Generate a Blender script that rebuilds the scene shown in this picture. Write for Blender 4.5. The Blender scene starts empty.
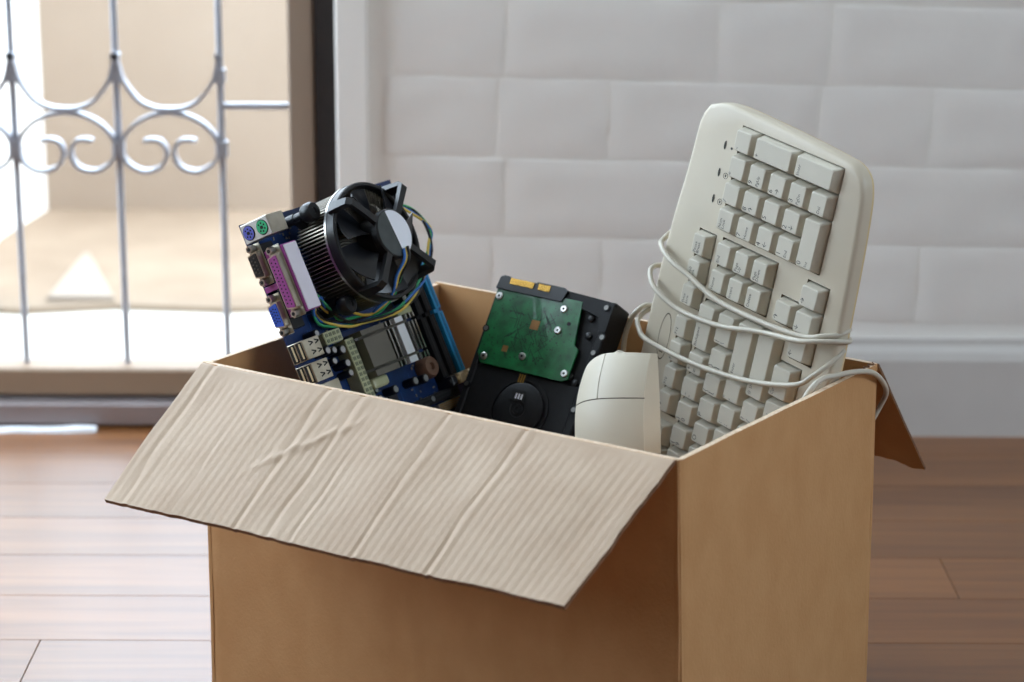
import bpy, bmesh, math, random
from mathutils import Vector, Matrix, noise

random.seed(7)
S = bpy.context.scene
COL = S.collection
PI = math.pi

# ------------------------------------------------------------------ camera
PITCH, ROLL, CAM_H = 0.2745, 0.004, 0.744
fw = Vector((0, math.cos(PITCH), -math.sin(PITCH)))
rt0 = Vector((1, 0, 0))
dn0 = fw.cross(rt0)
rt = rt0 * math.cos(ROLL) - dn0 * math.sin(ROLL)
dn = rt0 * math.sin(ROLL) + dn0 * math.cos(ROLL)
cam = bpy.data.cameras.new('camera')
cam.lens = 85
cam.sensor_width = 36
cam.clip_start = 0.05
cam.dof.use_dof = True
cam.dof.focus_distance = 1.68
cam.dof.aperture_fstop = 6.3
cam_ob = bpy.data.objects.new('camera', cam)
COL.objects.link(cam_ob)
m3 = Matrix((rt, -dn, -fw)).transposed()
cam_ob.matrix_world = Matrix.Translation((0, 0, CAM_H)) @ m3.to_4x4()
S.camera = cam_ob

# ------------------------------------------------------------------ daylight
world = bpy.data.worlds.new('daylight')
S.world = world
world.use_nodes = True
bg = world.node_tree.nodes['Background']
bg.inputs[0].default_value = (0.72, 0.86, 1.0, 1)
bg.inputs[1].default_value = 9.6
sun = bpy.data.lights.new('sun', 'SUN')
sun.energy = 2.5
sun.angle = 0.02
sun.color = (1.0, 0.96, 0.90)
sun_ob = bpy.data.objects.new('sun', sun)
COL.objects.link(sun_ob)
sun_ob.rotation_euler = Vector((-0.60, 0.16, -0.78)).to_track_quat('-Z', 'Y').to_euler()

FILL_L = (1.0, 2.28, 0.45, 2.5)      # unseen opening added for fill light, left wall: y0 y1 z0 z1
FILL_R = (-0.6, 1.15, 0.9, 2.12)      # unseen opening added for fill light, right wall: y0 y1 z0 z1
RX0, RX1, RY0, RY1, RZ = -2.1, 2.3, -1.9, 2.3123, 2.6
DOOR = (-1.55, -0.1705, 2.05)      # x0 x1 height


def portal(loc, direction, sx, sy):
    l = bpy.data.lights.new('window_portal', 'AREA')
    l.shape = 'RECTANGLE'
    l.size, l.size_y = sx, sy
    l.cycles.is_portal = True
    o = bpy.data.objects.new('window_portal', l)
    COL.objects.link(o)
    o.location = loc
    o.rotation_euler = Vector(direction).to_track_quat('-Z', 'Y').to_euler()


portal((RX0 - .06, (FILL_L[0] + FILL_L[1]) / 2, (FILL_L[2] + FILL_L[3]) / 2), (1, 0, 0), FILL_L[1] - FILL_L[0], FILL_L[3] - FILL_L[2])
portal((RX1 + .06, (FILL_R[0] + FILL_R[1]) / 2, (FILL_R[2] + FILL_R[3]) / 2), (-1, 0, 0), FILL_R[1] - FILL_R[0], FILL_R[3] - FILL_R[2])
portal(((DOOR[0] + DOOR[1]) / 2, RY1 + .2, DOOR[2] / 2), (0, -1, 0), DOOR[1] - DOOR[0], DOOR[2])

vs = S.view_settings
S.display_settings.display_device = 'sRGB'
vs.view_transform = 'Standard'
vs.look = 'None'
vs.gamma = 1
vs.use_curve_mapping = False
vs.exposure = -0.06
S.cycles.use_denoising = True
S.cycles.max_bounces = 12
S.cycles.diffuse_bounces = 6
S.cycles.sample_clamp_indirect = 8


# ------------------------------------------------------------------ materials
def lin(c):
    def f(v):
        v /= 255.0
        return v / 12.92 if v <= 0.04045 else ((v + 0.055) / 1.055) ** 2.4
    return (f(c[0]), f(c[1]), f(c[2]))


MATS = {}


def mat(name, rgb, rough=0.5, metal=0.0, var=0.08, scale=60.0, stretch=(1, 1, 1), bump=0.0, bscale=None,
        rgb2=None, spec=0.5, coat=0.0, emit=None, detail=4.0):
    """procedural principled material, colour varied by a noise field"""
    if name in MATS:
        return MATS[name]
    m = bpy.data.materials.new(name)
    m.use_nodes = True
    nt = m.node_tree
    b = nt.nodes['Principled BSDF']
    b.inputs['Roughness'].default_value = rough
    b.inputs['Metallic'].default_value = metal
    b.inputs['Specular IOR Level'].default_value = spec
    b.inputs['Coat Weight'].default_value = coat
    c1 = lin(rgb)
    if rgb2 is None:
        c2 = tuple(max(0, v * (1 - 2 * var)) for v in c1)
        c1 = tuple(min(1, v * (1 + var)) for v in c1)
    else:
        c2 = lin(rgb2)
    tc = nt.nodes.new('ShaderNodeTexCoord')
    mp = nt.nodes.new('ShaderNodeMapping')
    mp.inputs['Scale'].default_value = stretch
    nt.links.new(tc.outputs['Object'], mp.inputs[0])
    n = nt.nodes.new('ShaderNodeTexNoise')
    n.inputs['Scale'].default_value = scale
    n.inputs['Detail'].default_value = detail
    nt.links.new(mp.outputs[0], n.inputs['Vector'])
    mx = nt.nodes.new('ShaderNodeMix')
    mx.data_type = 'RGBA'
    mx.inputs[6].default_value = (*c1, 1)
    mx.inputs[7].default_value = (*c2, 1)
    rp = nt.nodes.new('ShaderNodeMapRange')
    rp.inputs[1].default_value = 0.3
    rp.inputs[2].default_value = 0.7
    nt.links.new(n.outputs[0], rp.inputs[0])
    nt.links.new(rp.outputs[0], mx.inputs[0])
    nt.links.new(mx.outputs[2], b.inputs['Base Color'])
    if bump:
        n2 = nt.nodes.new('ShaderNodeTexNoise')
        n2.inputs['Scale'].default_value = bscale or scale * 4
        n2.inputs['Detail'].default_value = 5
        nt.links.new(mp.outputs[0], n2.inputs['Vector'])
        bp = nt.nodes.new('ShaderNodeBump')
        bp.inputs['Strength'].default_value = bump
        bp.inputs['Distance'].default_value = 0.001
        nt.links.new(n2.outputs[0], bp.inputs['Height'])
        nt.links.new(bp.outputs[0], b.inputs['Normal'])
    if emit:
        b.inputs['Emission Color'].default_value = (*lin(rgb), 1)
        b.inputs['Emission Strength'].default_value = emit
    MATS[name] = m
    return m


KRAFT = mat('kraft_outer', (195, 149, 102), .78, var=.07, scale=45, stretch=(1, 1, .7), bump=.3, bscale=500, rgb2=(187, 140, 93), spec=.25)
KRAFT_IN = mat('kraft_inner', (182, 158, 134), .62, scale=30, stretch=(1, 1, 1), bump=.2, bscale=400, rgb2=(172, 146, 121), spec=.4)
KRAFT_EDGE = mat('torn_kraft_edge', (226, 205, 180), .8, scale=300, rgb2=(196, 165, 132))
FLUTE = mat('flute_paper', (120, 84, 58), .85, scale=200, var=.15)
WALLM = mat('painted_wall', (240, 236, 230), .7, var=.02, scale=3, spec=.3)
ROOMM = mat('room_paint', (112, 105, 96), .7, var=.02, scale=3, spec=.3)
BRICKM = mat('painted_brick', (236, 231, 225), .6, var=.02, scale=12, bump=.3, bscale=60, spec=.35)
BASEM = mat('painted_baseboard', (204, 199, 194), .55, var=.04, scale=8, bump=.1)
CEILM = mat('ceiling_paint', (200, 198, 192), .8, var=.01)
STILEM = mat('door_frame_metal', (150, 132, 116), .5, var=.06, scale=8, stretch=(1, 1, .2))
RAILM = mat('door_rail_wood', (152, 128, 106), .5, var=.1, scale=10, stretch=(.15, 1, 1))
TRACKM = mat('door_track_metal', (160, 150, 150), .4, metal=.4, var=.06, scale=12)
DARKM = mat('dark_gap_rubber', (28, 20, 18), .7, var=.2)
GRILLEM = mat('grille_silver_paint', (176, 180, 190), .35, metal=.3, var=.05)
CONCRETE = mat('yard_concrete', (214, 208, 198), .9, var=.05, scale=4)
YARDWALL = mat('yard_wall_render', (162, 147, 133), .9, scale=2.2, rgb2=(149, 133, 118))
WHITEWALL = mat('white_render', (238, 238, 236), .85, var=.02, scale=4)
YARD_SHADE = mat('bare_soil', (126, 109, 92), .95, scale=9, rgb2=(144, 127, 109))  # darker ground tone standing for the shadow over the far yard
SUNPATCH = mat('pale_stone_slab', (152, 140, 128), .9, var=.04, scale=10)  # pale tone standing for sunlight inside that shadow
BEIGE = mat('aged_beige_plastic', (201, 192, 174), .34, var=.02, scale=10, bump=.08, bscale=1500, rgb2=(195, 183, 162), spec=.45)
KEYM = mat('key_plastic', (198, 192, 177), .45, var=.02, scale=40, bump=.08, bscale=2500, spec=.4)
WELL_SHADED = mat('well_plastic', (128, 114, 94), .6, var=.05, scale=40)  # browner than the case: shade between the keys put into the colour
INK = mat('legend_ink', (48, 48, 52), .7, var=.05)
LEDM = mat('led_window', (60, 58, 52), .25, var=.05)
CORD = mat('cord_vinyl', (192, 184, 168), .38, var=.02, scale=60, spec=.5)
MOUSEM = mat('mouse_plastic', (202, 193, 174), .42, var=.015, scale=20, bump=.06, bscale=2500, spec=.45)
MOUSE_SIDE = mat('mouse_side_plastic', (196, 186, 166), .5, var=.02, scale=20)
SEAM = mat('dark_seam', (84, 74, 62), .8, var=.1)
PCB_B = mat('blue_board', (18, 52, 104), .35, scale=70, rgb2=(8, 28, 66), spec=.5, coat=.2, detail=8)
PCB_G = mat('green_board', (22, 122, 66), .38, scale=90, rgb2=(8, 76, 38), spec=.5, coat=.2, detail=8)
BLACKP = mat('black_plastic', (22, 22, 24), .38, var=.1, scale=40, spec=.5)
BLADE = mat('fan_blade_plastic', (26, 27, 31), .3, var=.1, spec=.6)
CAST = mat('black_casting', (20, 20, 23), .55, scale=300, rgb2=(12, 12, 14), bump=.12, bscale=2000, spec=.3)
STEEL = mat('bright_steel', (200, 198, 194), .28, metal=1, var=.08, scale=40)
TIN = mat('tinned_shell', (206, 200, 186), .34, metal=.9, scale=60, rgb2=(170, 160, 140))
ALU = mat('fin_aluminium', (168, 160, 148), .35, metal=.85, var=.1, scale=30)
CHROME = mat('polished_heatsink', (206, 206, 204), .16, metal=1, var=.04, scale=10)
CHIPSET = mat('dull_heatsink_top', (116, 112, 104), .4, metal=.8, var=.08, scale=20)
GOLD = mat('gold_contact', (206, 160, 78), .3, metal=.9, var=.06, scale=80)
PINK = mat('magenta_plastic', (150, 66, 138), .4, var=.05)
PINK_SHEEN = mat('magenta_housing_top', (216, 210, 220), .28, var=.03)  # sky reflection on the glossy magenta top, put into its colour
VGAB = mat('vga_blue_plastic', (42, 84, 190), .4, var=.06)
PS2B = mat('keyboard_port_plastic', (92, 98, 190), .45, var=.05)
PS2G = mat('mouse_port_plastic', (52, 178, 122), .45, var=.05)
DARKHOLE = mat('socket_dark', (12, 12, 13), .7, var=.1)
SLOTB = mat('blue_slot_plastic', (26, 138, 190), .5, var=.06)
CREAM = mat('cream_latch_plastic', (232, 210, 166), .5, var=.05)
ATXM = mat('milky_connector_plastic', (176, 176, 142), .4, scale=60, rgb2=(150, 152, 118), spec=.5)
CAPSLEEVE = mat('capacitor_sleeve', (18, 18, 22), .35, var=.1)
CAPTOP = mat('capacitor_can_top', (178, 178, 180), .35, metal=.8, var=.05)
BROWN = mat('brown_ceramic', (110, 82, 66), .45, var=.12, scale=60)
WHITESTK = mat('white_sticker', (226, 228, 236), .35, var=.01)
GREYSTK = mat('grey_sticker', (66, 72, 72), .45, scale=90, rgb2=(50, 56, 56))
W_Y = mat('yellow_wire', (224, 192, 84), .45, var=.04)
W_G = mat('green_wire', (50, 156, 98), .45, var=.04)
W_B = mat('blue_wire', (52, 110, 190), .45, var=.04)
W_K = mat('black_wire', (24, 24, 28), .45, var=.04)
CHIPM = mat('chip_epoxy', (30, 30, 34), .5, var=.1)
COPPERPAD = mat('copper_pad', (150, 112, 66), .45, metal=.5, var=.15, scale=120)
PSUM = mat('psu_steel', (150, 152, 154), .4, metal=.9, var=.06, scale=30)


def wood_mat():
    m = bpy.data.materials.new('laminate_oak')
    m.use_nodes = True
    nt = m.node_tree
    b = nt.nodes['Principled BSDF']
    tc = nt.nodes.new('ShaderNodeTexCoord')
    oi = nt.nodes.new('ShaderNodeObjectInfo')
    mp = nt.nodes.new('ShaderNodeMapping')
    mp.inputs['Scale'].default_value = (1.6, 26, 26)
    ad = nt.nodes.new('ShaderNodeVectorMath')
    ad.operation = 'ADD'
    cr = nt.nodes.new('ShaderNodeCombineXYZ')
    ml = nt.nodes.new('ShaderNodeMath')
    ml.operation = 'MULTIPLY'
    ml.inputs[1].default_value = 37.0
    nt.links.new(oi.outputs['Random'], ml.inputs[0])
    nt.links.new(ml.outputs[0], cr.inputs[0])
    nt.links.new(ml.outputs[0], cr.inputs[2])
    nt.links.new(tc.outputs['Object'], mp.inputs[0])
    nt.links.new(mp.outputs[0], ad.inputs[0])
    nt.links.new(cr.outputs[0], ad.inputs[1])
    n = nt.nodes.new('ShaderNodeTexNoise')
    n.inputs['Scale'].default_value = 2.0
    n.inputs['Detail'].default_value = 7
    n.inputs['Distortion'].default_value = .6
    nt.links.new(ad.outputs[0], n.inputs['Vector'])
    rp = nt.nodes.new('ShaderNodeValToRGB')
    e = rp.color_ramp.elements
    e[0].position, e[0].color = .3, (*lin((100, 58, 24)), 1)
    e[1].position, e[1].color = .72, (*lin((138, 88, 44)), 1)
    nt.links.new(n.outputs[0], rp.inputs[0])
    hs = nt.nodes.new('ShaderNodeHueSaturation')
    mr = nt.nodes.new('ShaderNodeMapRange')
    mr.inputs[3].default_value = .86
    mr.inputs[4].default_value = 1.1
    nt.links.new(oi.outputs['Random'], mr.inputs[0])
    nt.links.new(mr.outputs[0], hs.inputs['Value'])
    nt.links.new(rp.outputs[0], hs.inputs['Color'])
    nt.links.new(hs.outputs[0], b.inputs['Base Color'])
    b.inputs['Roughness'].default_value = .36
    b.inputs['Coat Weight'].default_value = .3
    b.inputs['Coat Roughness'].default_value = .3
    b.inputs['Coat IOR'].default_value = 1.6
    b.inputs['Specular IOR Level'].default_value = .5
    bp = nt.nodes.new('ShaderNodeBump')
    bp.inputs['Strength'].default_value = .06
    bp.inputs['Distance'].default_value = .001
    nt.links.new(n.outputs[0], bp.inputs['Height'])
    nt.links.new(bp.outputs[0], b.inputs['Normal'])
    return m


WOOD = wood_mat()


# ------------------------------------------------------------------ builders
def link(o, parent=None):
    COL.objects.link(o)
    if parent is not None:
        o.parent = parent
    return o


def obj(name, bm, material, parent=None, scale=1.0, smooth=False):
    bmesh.ops.recalc_face_normals(bm, faces=bm.faces)
    if scale != 1.0:
        bmesh.ops.scale(bm, vec=(scale,) * 3, verts=bm.verts)
    me = bpy.data.meshes.new(name)
    bm.to_mesh(me)
    bm.free()
    if isinstance(material, (list, tuple)):
        for q in material:
            me.materials.append(q)
    else:
        me.materials.append(material)
    if smooth is False and any(p.use_smooth for p in me.polygons):
        me.set_sharp_from_angle(angle=math.radians(40))
    if smooth:
        for p in me.polygons:
            p.use_smooth = True
        if smooth != 'all':
            me.set_sharp_from_angle(angle=math.radians(38))
    return link(bpy.data.objects.new(name, me), parent)


def mesh_obj(name, me, parent=None):
    return link(bpy.data.objects.new(name, me), parent)


def thing(name, label, cat, mw=None, group=None):
    o = bpy.data.objects.new(name, None)
    o.empty_display_size = .03
    COL.objects.link(o)
    if mw is not None:
        o.matrix_world = mw
    o['label'] = label
    o['category'] = cat
    if group:
        o['group'] = group
    return o


def struct(o, label=None):
    o['kind'] = 'structure'
    if label:
        o['label'] = label
    return o


def box(bm, x0, x1, y0, y1, z0, z1, bevel=0.0, seg=1):
    r = bmesh.ops.create_cube(bm, size=1)
    vv = r['verts']
    for v in vv:
        v.co = Vector(((x0 + x1) / 2 + v.co.x * (x1 - x0), (y0 + y1) / 2 + v.co.y * (y1 - y0), (z0 + z1) / 2 + v.co.z * (z1 - z0)))
    if bevel:
        es = set()
        for v in vv:
            es.update(v.link_edges)
        bmesh.ops.bevel(bm, geom=list(es), offset=bevel, segments=seg, profile=.5, affect='EDGES')
    return bm


def nbox(*a, **k):
    return box(bmesh.new(), *a, **k)


def prism(bm, pts, z0, z1, bevel=0.0):
    lo = [bm.verts.new((p[0], p[1], z0)) for p in pts]
    hi = [bm.verts.new((p[0], p[1], z1)) for p in pts]
    n = len(pts)
    bm.faces.new(lo[::-1])
    top = bm.faces.new(hi)
    for i in range(n):
        bm.faces.new((lo[i], lo[(i + 1) % n], hi[(i + 1) % n], hi[i]))
    if bevel:
        bmesh.ops.bevel(bm, geom=list(top.edges), offset=bevel, segments=2, profile=.5, affect='EDGES')
    return bm


def lathe(bm, prof, seg=24, c=(0, 0), cap=True):
    """prof: list of (r, z) revolved about z through c"""
    rings = []
    for r, z in prof:
        rings.append([bm.verts.new((c[0] + r * math.cos(2 * PI * i / seg), c[1] + r * math.sin(2 * PI * i / seg), z)) for i in range(seg)])
    for a, b in zip(rings, rings[1:]):
        for i in range(seg):
            bm.faces.new((a[i], a[(i + 1) % seg], b[(i + 1) % seg], b[i]))
    if cap:
        bm.faces.new(rings[0][::-1])
        bm.faces.new(rings[-1])
    return bm


def cyl(bm, c, r, z0, z1, seg=20, bev=0.0):
    if bev:
        return lathe(bm, [(r, z0), (r, z1 - bev), (r - bev, z1)], seg, c)
    return lathe(bm, [(r, z0), (r, z1)], seg, c)


def ycyl(bm, x, z, r, y0, y1, seg=14):
    """cylinder along y"""
    a = [bm.verts.new((x + r * math.cos(2 * PI * i / seg), y0, z + r * math.sin(2 * PI * i / seg))) for i in range(seg)]
    b = [bm.verts.new((v.co.x, y1, v.co.z)) for v in a]
    for i in range(seg):
        bm.faces.new((a[i], a[(i + 1) % seg], b[(i + 1) % seg], b[i]))
    bm.faces.new(a[::-1])
    bm.faces.new(b)
    return bm


def catmull(pts, sub):
    P = [Vector(p) for p in pts]
    P = [P[0] * 2 - P[1]] + P + [P[-1] * 2 - P[-2]]
    out = []
    for i in range(1, len(P) - 2):
        p0, p1, p2, p3 = P[i - 1:i + 3]
        for k in range(sub):
            t = k / sub
            out.append(.5 * ((2 * p1) + (p2 - p0) * t + (2 * p0 - 5 * p1 + 4 * p2 - p3) * t * t + (3 * p1 - p0 - 3 * p2 + p3) * t ** 3))
    out.append(P[-2])
    return out


def tube(bm, pts, r, seg=8, sub=6):
    Q = catmull(pts, sub) if sub > 1 else [Vector(p) for p in pts]
    prev = None
    up = None
    for i, q in enumerate(Q):
        t = (Q[min(i + 1, len(Q) - 1)] - Q[max(i - 1, 0)]).normalized()
        if up is None:
            up = t.orthogonal().normalized()
        up = (up - t * up.dot(t)).normalized()
        s = t.cross(up)
        ring = [bm.verts.new(q + up * r * math.cos(2 * PI * k / seg) + s * r * math.sin(2 * PI * k / seg)) for k in range(seg)]
        if prev:
            for k in range(seg):
                bm.faces.new((prev[k], prev[(k + 1) % seg], ring[(k + 1) % seg], ring[k]))
        else:
            bm.faces.new(ring[::-1])
        prev = ring
    bm.faces.new(prev)
    return bm


def strap(bm, pts, th, y0, y1, sub=6):
    """flat bar bent in the xz plane; thickness th, depth y0..y1"""
    Q = [Vector((p[0], 0, p[1])) for p in pts]
    Q = catmull(Q, sub)
    prev = None
    for i, q in enumerate(Q):
        t = (Q[min(i + 1, len(Q) - 1)] - Q[max(i - 1, 0)]).normalized()
        n = Vector((-t.z, 0, t.x)) * th / 2
        ring = [bm.verts.new((q + n) + Vector((0, y0, 0))), bm.verts.new((q + n) + Vector((0, y1, 0))),
                bm.verts.new((q - n) + Vector((0, y1, 0))), bm.verts.new((q - n) + Vector((0, y0, 0)))]
        if prev:
            for k in range(4):
                bm.faces.new((prev[k], prev[(k + 1) % 4], ring[(k + 1) % 4], ring[k]))
        else:
            bm.faces.new(ring[::-1])
        prev = ring
    bm.faces.new(prev)
    return bm


def sheet(fun, nu, nv, ends=(2, 2)):
    """closed thin sheet: fun(u, v, side) -> Vector, side 0 / 1; material 1 on side 1, material 2 on the rim"""
    bm = bmesh.new()
    G = [[[bm.verts.new(fun(i / nu, j / nv, s)) for j in range(nv + 1)] for i in range(nu + 1)] for s in (0, 1)]
    for s in (0, 1):
        for i in range(nu):
            for j in range(nv):
                f = bm.faces.new((G[s][i][j], G[s][i + 1][j], G[s][i + 1][j + 1], G[s][i][j + 1]))
                f.material_index = s
                f.smooth = True
    for i in range(nu):
        for j in (0, nv):
            f = bm.faces.new((G[0][i][j], G[0][i + 1][j], G[1][i + 1][j], G[1][i][j]))
            f.material_index = 2
    for j in range(nv):
        for i in (0, nu):
            f = bm.faces.new((G[0][i][j], G[0][i][j + 1], G[1][i][j + 1], G[1][i][j]))
            f.material_index = ends[0 if i == 0 else 1]
    return bm


# ------------------------------------------------------------------ the room
fl = struct(obj('floor', nbox(RX0 - .1, RX1 + .1, RY0 - .1, RY1 + .02, -.08, -.004), WOOD))
PW = .094
row = 0
y = RY1 + .02
plank_cache = {}
while y > .55:
    off = (row * .37) % .9
    x = -1.75 - off
    while x < 1.6:
        L = .9
        key = 'p'
        if key not in plank_cache:
            bm = nbox(0, L - .0006, -PW + .0006, 0, -.004, 0, bevel=.0003)
            bmesh.ops.recalc_face_normals(bm, faces=bm.faces)
            me = bpy.data.meshes.new('plank')
            bm.to_mesh(me)
            bm.free()
            me.materials.append(WOOD)
            plank_cache[key] = me
        if x + L > RX0 + .05 and x > RX0:
            o = mesh_obj('plank', plank_cache[key], fl)
            o.location = (x, y, 0)
        x += L
    y -= PW
    row += 1

struct(obj('ceiling', nbox(RX0 - .1, RX1 + .1, RY0 - .1, RY1 + .12, RZ, RZ + .08), CEILM))


def wall_with_hole(name, axis, c0, c1, a0, a1, hole, m=None):
    """axis 'x': wall plane normal x between c0..c1, spanning a0..a1 along y; hole = (a, b, z0, z1)"""
    bm = bmesh.new()
    ha, hb, hz0, hz1 = hole
    for (p, q, z0, z1) in ((a0, ha, 0, RZ), (hb, a1, 0, RZ), (ha, hb, 0, hz0), (ha, hb, hz1, RZ)):
        if q - p < 1e-4 or z1 - z0 < 1e-4:
            continue
        if axis == 'x':
            box(bm, c0, c1, p, q, z0, z1)
        else:
            box(bm, p, q, c0, c1, z0, z1)
    return struct(obj(name, bm, m or WALLM))


wall_with_hole('wall_left', 'x', RX0 - .1, RX0, RY0, RY1, FILL_L, ROOMM)
struct(obj('wall_front', nbox(RX0 - .1, RX1 + .1, RY0 - .1, RY0, 0, RZ), ROOMM))
wall_with_hole('wall_right', 'x', RX1, RX1 + .1, RY0, RY1, FILL_R, ROOMM)
wb = wall_with_hole('wall_back', 'y', RY1, RY1 + .12, RX0 - .1, RX1 + .1, (DOOR[0], DOOR[1], 0, DOOR[2]))


def fill_window_frame(n, axis, c, a0, a1, z0, z1):
    t = bpy.data.objects.new('window_%d' % n, None)  # frame for an unseen opening added to light the room
    COL.objects.link(t)
    struct(t)
    for (p, q, u, v) in ((a0, a0 + .05, z0, z1), (a1 - .05, a1, z0, z1), (a0, a1, z0, z0 + .05), (a0, a1, z1 - .05, z1),
                         ((a0 + a1) / 2 - .025, (a0 + a1) / 2 + .025, z0, z1)):
        bm = nbox(c - .03, c, p, q, u, v) if axis == 'x' else nbox(p, q, c - .03, c, u, v)
        obj('window_frame', bm, WHITEWALL, t)


fill_window_frame(1, 'x', RX0 - .01, *FILL_L)
fill_window_frame(2, 'x', RX1 + .04, *FILL_R)

# moulded brick relief on the back wall (panels stuck on slightly askew)
BZ, BH, GAP = .1205, .0785, .0035
BASE_TOP = .0985
TILT = -.0205


def brick_mesh(w, seed):
    bm = bmesh.new()
    nx, nz = max(6, int(w / .012)), 7
    h = BH - GAP
    vv = [[None] * (nz + 1) for _ in range(nx + 1)]
    for i in range(nx + 1):
        for j in range(nz + 1):
            u, v = i / nx, j / nz
            e = min(u * w, (1 - u) * w, v * h, (1 - v) * h)
            d = .0017 * min(1, .3 + e / .006)
            d += .0015 * noise.noise(Vector((u * w * 28 + seed * 9, v * h * 34, seed * 3.3)))
            d += .0009 * noise.noise(Vector((u * w * 80 + seed * 5, v * h * 90, seed)))
            vv[i][j] = bm.verts.new((u * w, -max(d, .0003), v * h))
    for i in range(nx):
        for j in range(nz):
            bm.faces.new((vv[i][j], vv[i + 1][j], vv[i + 1][j + 1], vv[i][j + 1])).smooth = True
    rim = [vv[i][0] for i in range(nx + 1)] + [vv[nx][j] for j in range(1, nz + 1)] + [vv[i][nz] for i in range(nx - 1, -1, -1)] + [vv[0][j] for j in range(nz - 1, 0, -1)]
    back = [bm.verts.new((v.co.x, .001, v.co.z)) for v in rim]
    n = len(rim)
    for i in range(n):
        bm.faces.new((rim[i], back[i], back[(i + 1) % n], rim[(i + 1) % n]))
    bmesh.ops.recalc_face_normals(bm, faces=bm.faces)
    me = bpy.data.meshes.new('brick')
    bm.to_mesh(me)
    bm.free()
    me.set_sharp_from_angle(angle=math.radians(35))
    me.materials.append(BRICKM)
    return me


BW, BN = .204, .108
wide = [brick_mesh(BW - GAP, s) for s in range(5)]
narrow = [brick_mesh(BN - GAP, s + 10) for s in range(3)]
part_cache = {}
starts = [.086 - .624, -.009 - .624 - .108, .092 - .624, -.008 - .624 - .108]   # joint phase of the rows
order0 = ['w', 'n']
XL, XR = -.128, 1.45
for r in range(17):
    x = starts[r % 4] - (.312 if r % 4 in (1, 3) else 0) * 1
    k = 0 if r % 2 == 0 else 1
    while x < XR:
        w = BW if k % 2 == 0 else BN
        x0, x1 = max(x, XL), x + w
        if x1 - x0 > .03 and x1 > XL:
            full = x0 == x
            if full:
                me = random.choice(wide if w == BW else narrow)
            else:
                kk = round(x1 - x0, 3)
                if kk not in part_cache:
                    part_cache[kk] = brick_mesh(x1 - x0 - GAP, 20 + r)
                me = part_cache[kk]
            o = mesh_obj('brick', me, wb)
            cz = BZ + r * BH + GAP / 2
            o.location = (x0 + GAP / 2, RY1, cz - (x0 - .16) * .0205 - .003)
            o.rotation_euler = (0, .0205, 0)
        x += w
        k += 1

# baseboard
bm = bmesh.new()
prof = [(0, 0), (-.016, 0), (-.016, .078), (-.013, .086), (-.007, .092), (-.006, .0985), (0, .0985)]
lo = [bm.verts.new((-.139, RY1 + p[0], p[1])) for p in prof]
hi = [bm.verts.new((RX1, RY1 + p[0], p[1])) for p in prof]
for i in range(len(prof)):
    bm.faces.new((lo[i], lo[(i + 1) % len(prof)], hi[(i + 1) % len(prof)], hi[i]))
bm.faces.new(lo[::-1])
bm.faces.new(hi)
struct(obj('baseboard_back', bm, BASEM))
struct(obj('trim_1', nbox(-.1705, -.1395, RY1 - .012, RY1, 0, 2.12, bevel=.002), WALLM))
struct(obj('trim_2', nbox(-1.60, -.1395, RY1 - .012, RY1, 2.06, 2.12, bevel=.002), WALLM))
# dark jamb the door slides into
struct(obj('trim_3', nbox(-.192, -.1705, RY1 + .02, RY1 + .12, 0, 2.05), DARKM))

# grille door
door = bpy.data.objects.new('door_1', None)
COL.objects.link(door)
door.location = (0, RY1 + .03, -.0085)
door.scale = (1.018, 1, 1)
struct(door, 'sliding door with a silver scrollwork grille')
obj('stile', nbox(-.2155, -.190, -.005, .03, .03, 2.03, bevel=.002), STILEM, door)
obj('stile', nbox(-1.54, -1.50, -.005, .03, .03, 2.03, bevel=.002), STILEM, door)
obj('rail', nbox(-1.50, -.2155, -.012, .03, .0372, .0652, bevel=.0025), RAILM, door)
obj('rail', nbox(-1.50, -.2155, -.005, .03, 1.99, 2.03, bevel=.002), STILEM, door)
obj('track', nbox(-1.54, -.192, -.028, .05, .0105, .0335, bevel=.002), TRACKM, door)
obj('sill', nbox(-1.52, -.178, -.020, .09, 0.0085, .0112), DARKM, door)
bars = [-.2825 - .1003 * k for k in range(8)]
gy = .012
for bx in bars:
    bm = bmesh.new()
    cyl(bm, (bx, gy), .0034, .06, 2.0, 10)
    obj('bar', bm, GRILLEM, door, smooth=True)
    obj('clamp', nbox(bx - .0058, bx + .0058, gy - .006, gy + .006, .2775, .2945, bevel=.001), GRILLEM, door)
    obj('clamp', nbox(bx - .0052, bx + .0052, gy - .006, gy + .006, .352, .366, bevel=.001), GRILLEM, door)
for bx in bars[1:]:
    # U-shaped swag in every bay
    half = [(.0010, .0915), (.0026, .0830), (.0068, .0680), (.0205, .0490), (.0350, .0412), (.0501, .0396)]
    arc = half + [(.1003 - p[0], p[1]) for p in half[-2::-1]]
    bm = bmesh.new()
    strap(bm, [(bx + p[0], .286 + p[1]) for p in arc], .0036, gy - .007, gy + .007)
    o = obj('swag', bm, GRILLEM, door, smooth=True)
    for fx in (bx + .0012, bx + .0991):
        bm = bmesh.new()
        ycyl(bm, fx, .3785, .0036, gy - .007, gy + .007)
        obj('finial', bm, GRILLEM, o, smooth=True)
    sc = [(.0501, .0365), (.034, .0335), (.018, .0255), (.0062, .0125), (.0024, 0), (.0072, -.0130), (.0170, -.0205), (.0265, -.0228),
          (.0385, -.0195), (.0455, -.0105), (.0462, -.0005), (.0410, .0072), (.0330, .0090), (.0250, .0078)]
    for sgn in (0, 1):
        bm = bmesh.new()
        strap(bm, [((bx + p[0]) if not sgn else (bx + .1003 - p[0]), .286 + p[1]) for p in sc], .0036, gy - .007, gy + .007)
        obj('scroll', bm, GRILLEM, door, smooth=True)
bm = bmesh.new()
box(bm, -.2825, -.2155, gy - .004, gy + .004, .3262, .3318)
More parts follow.
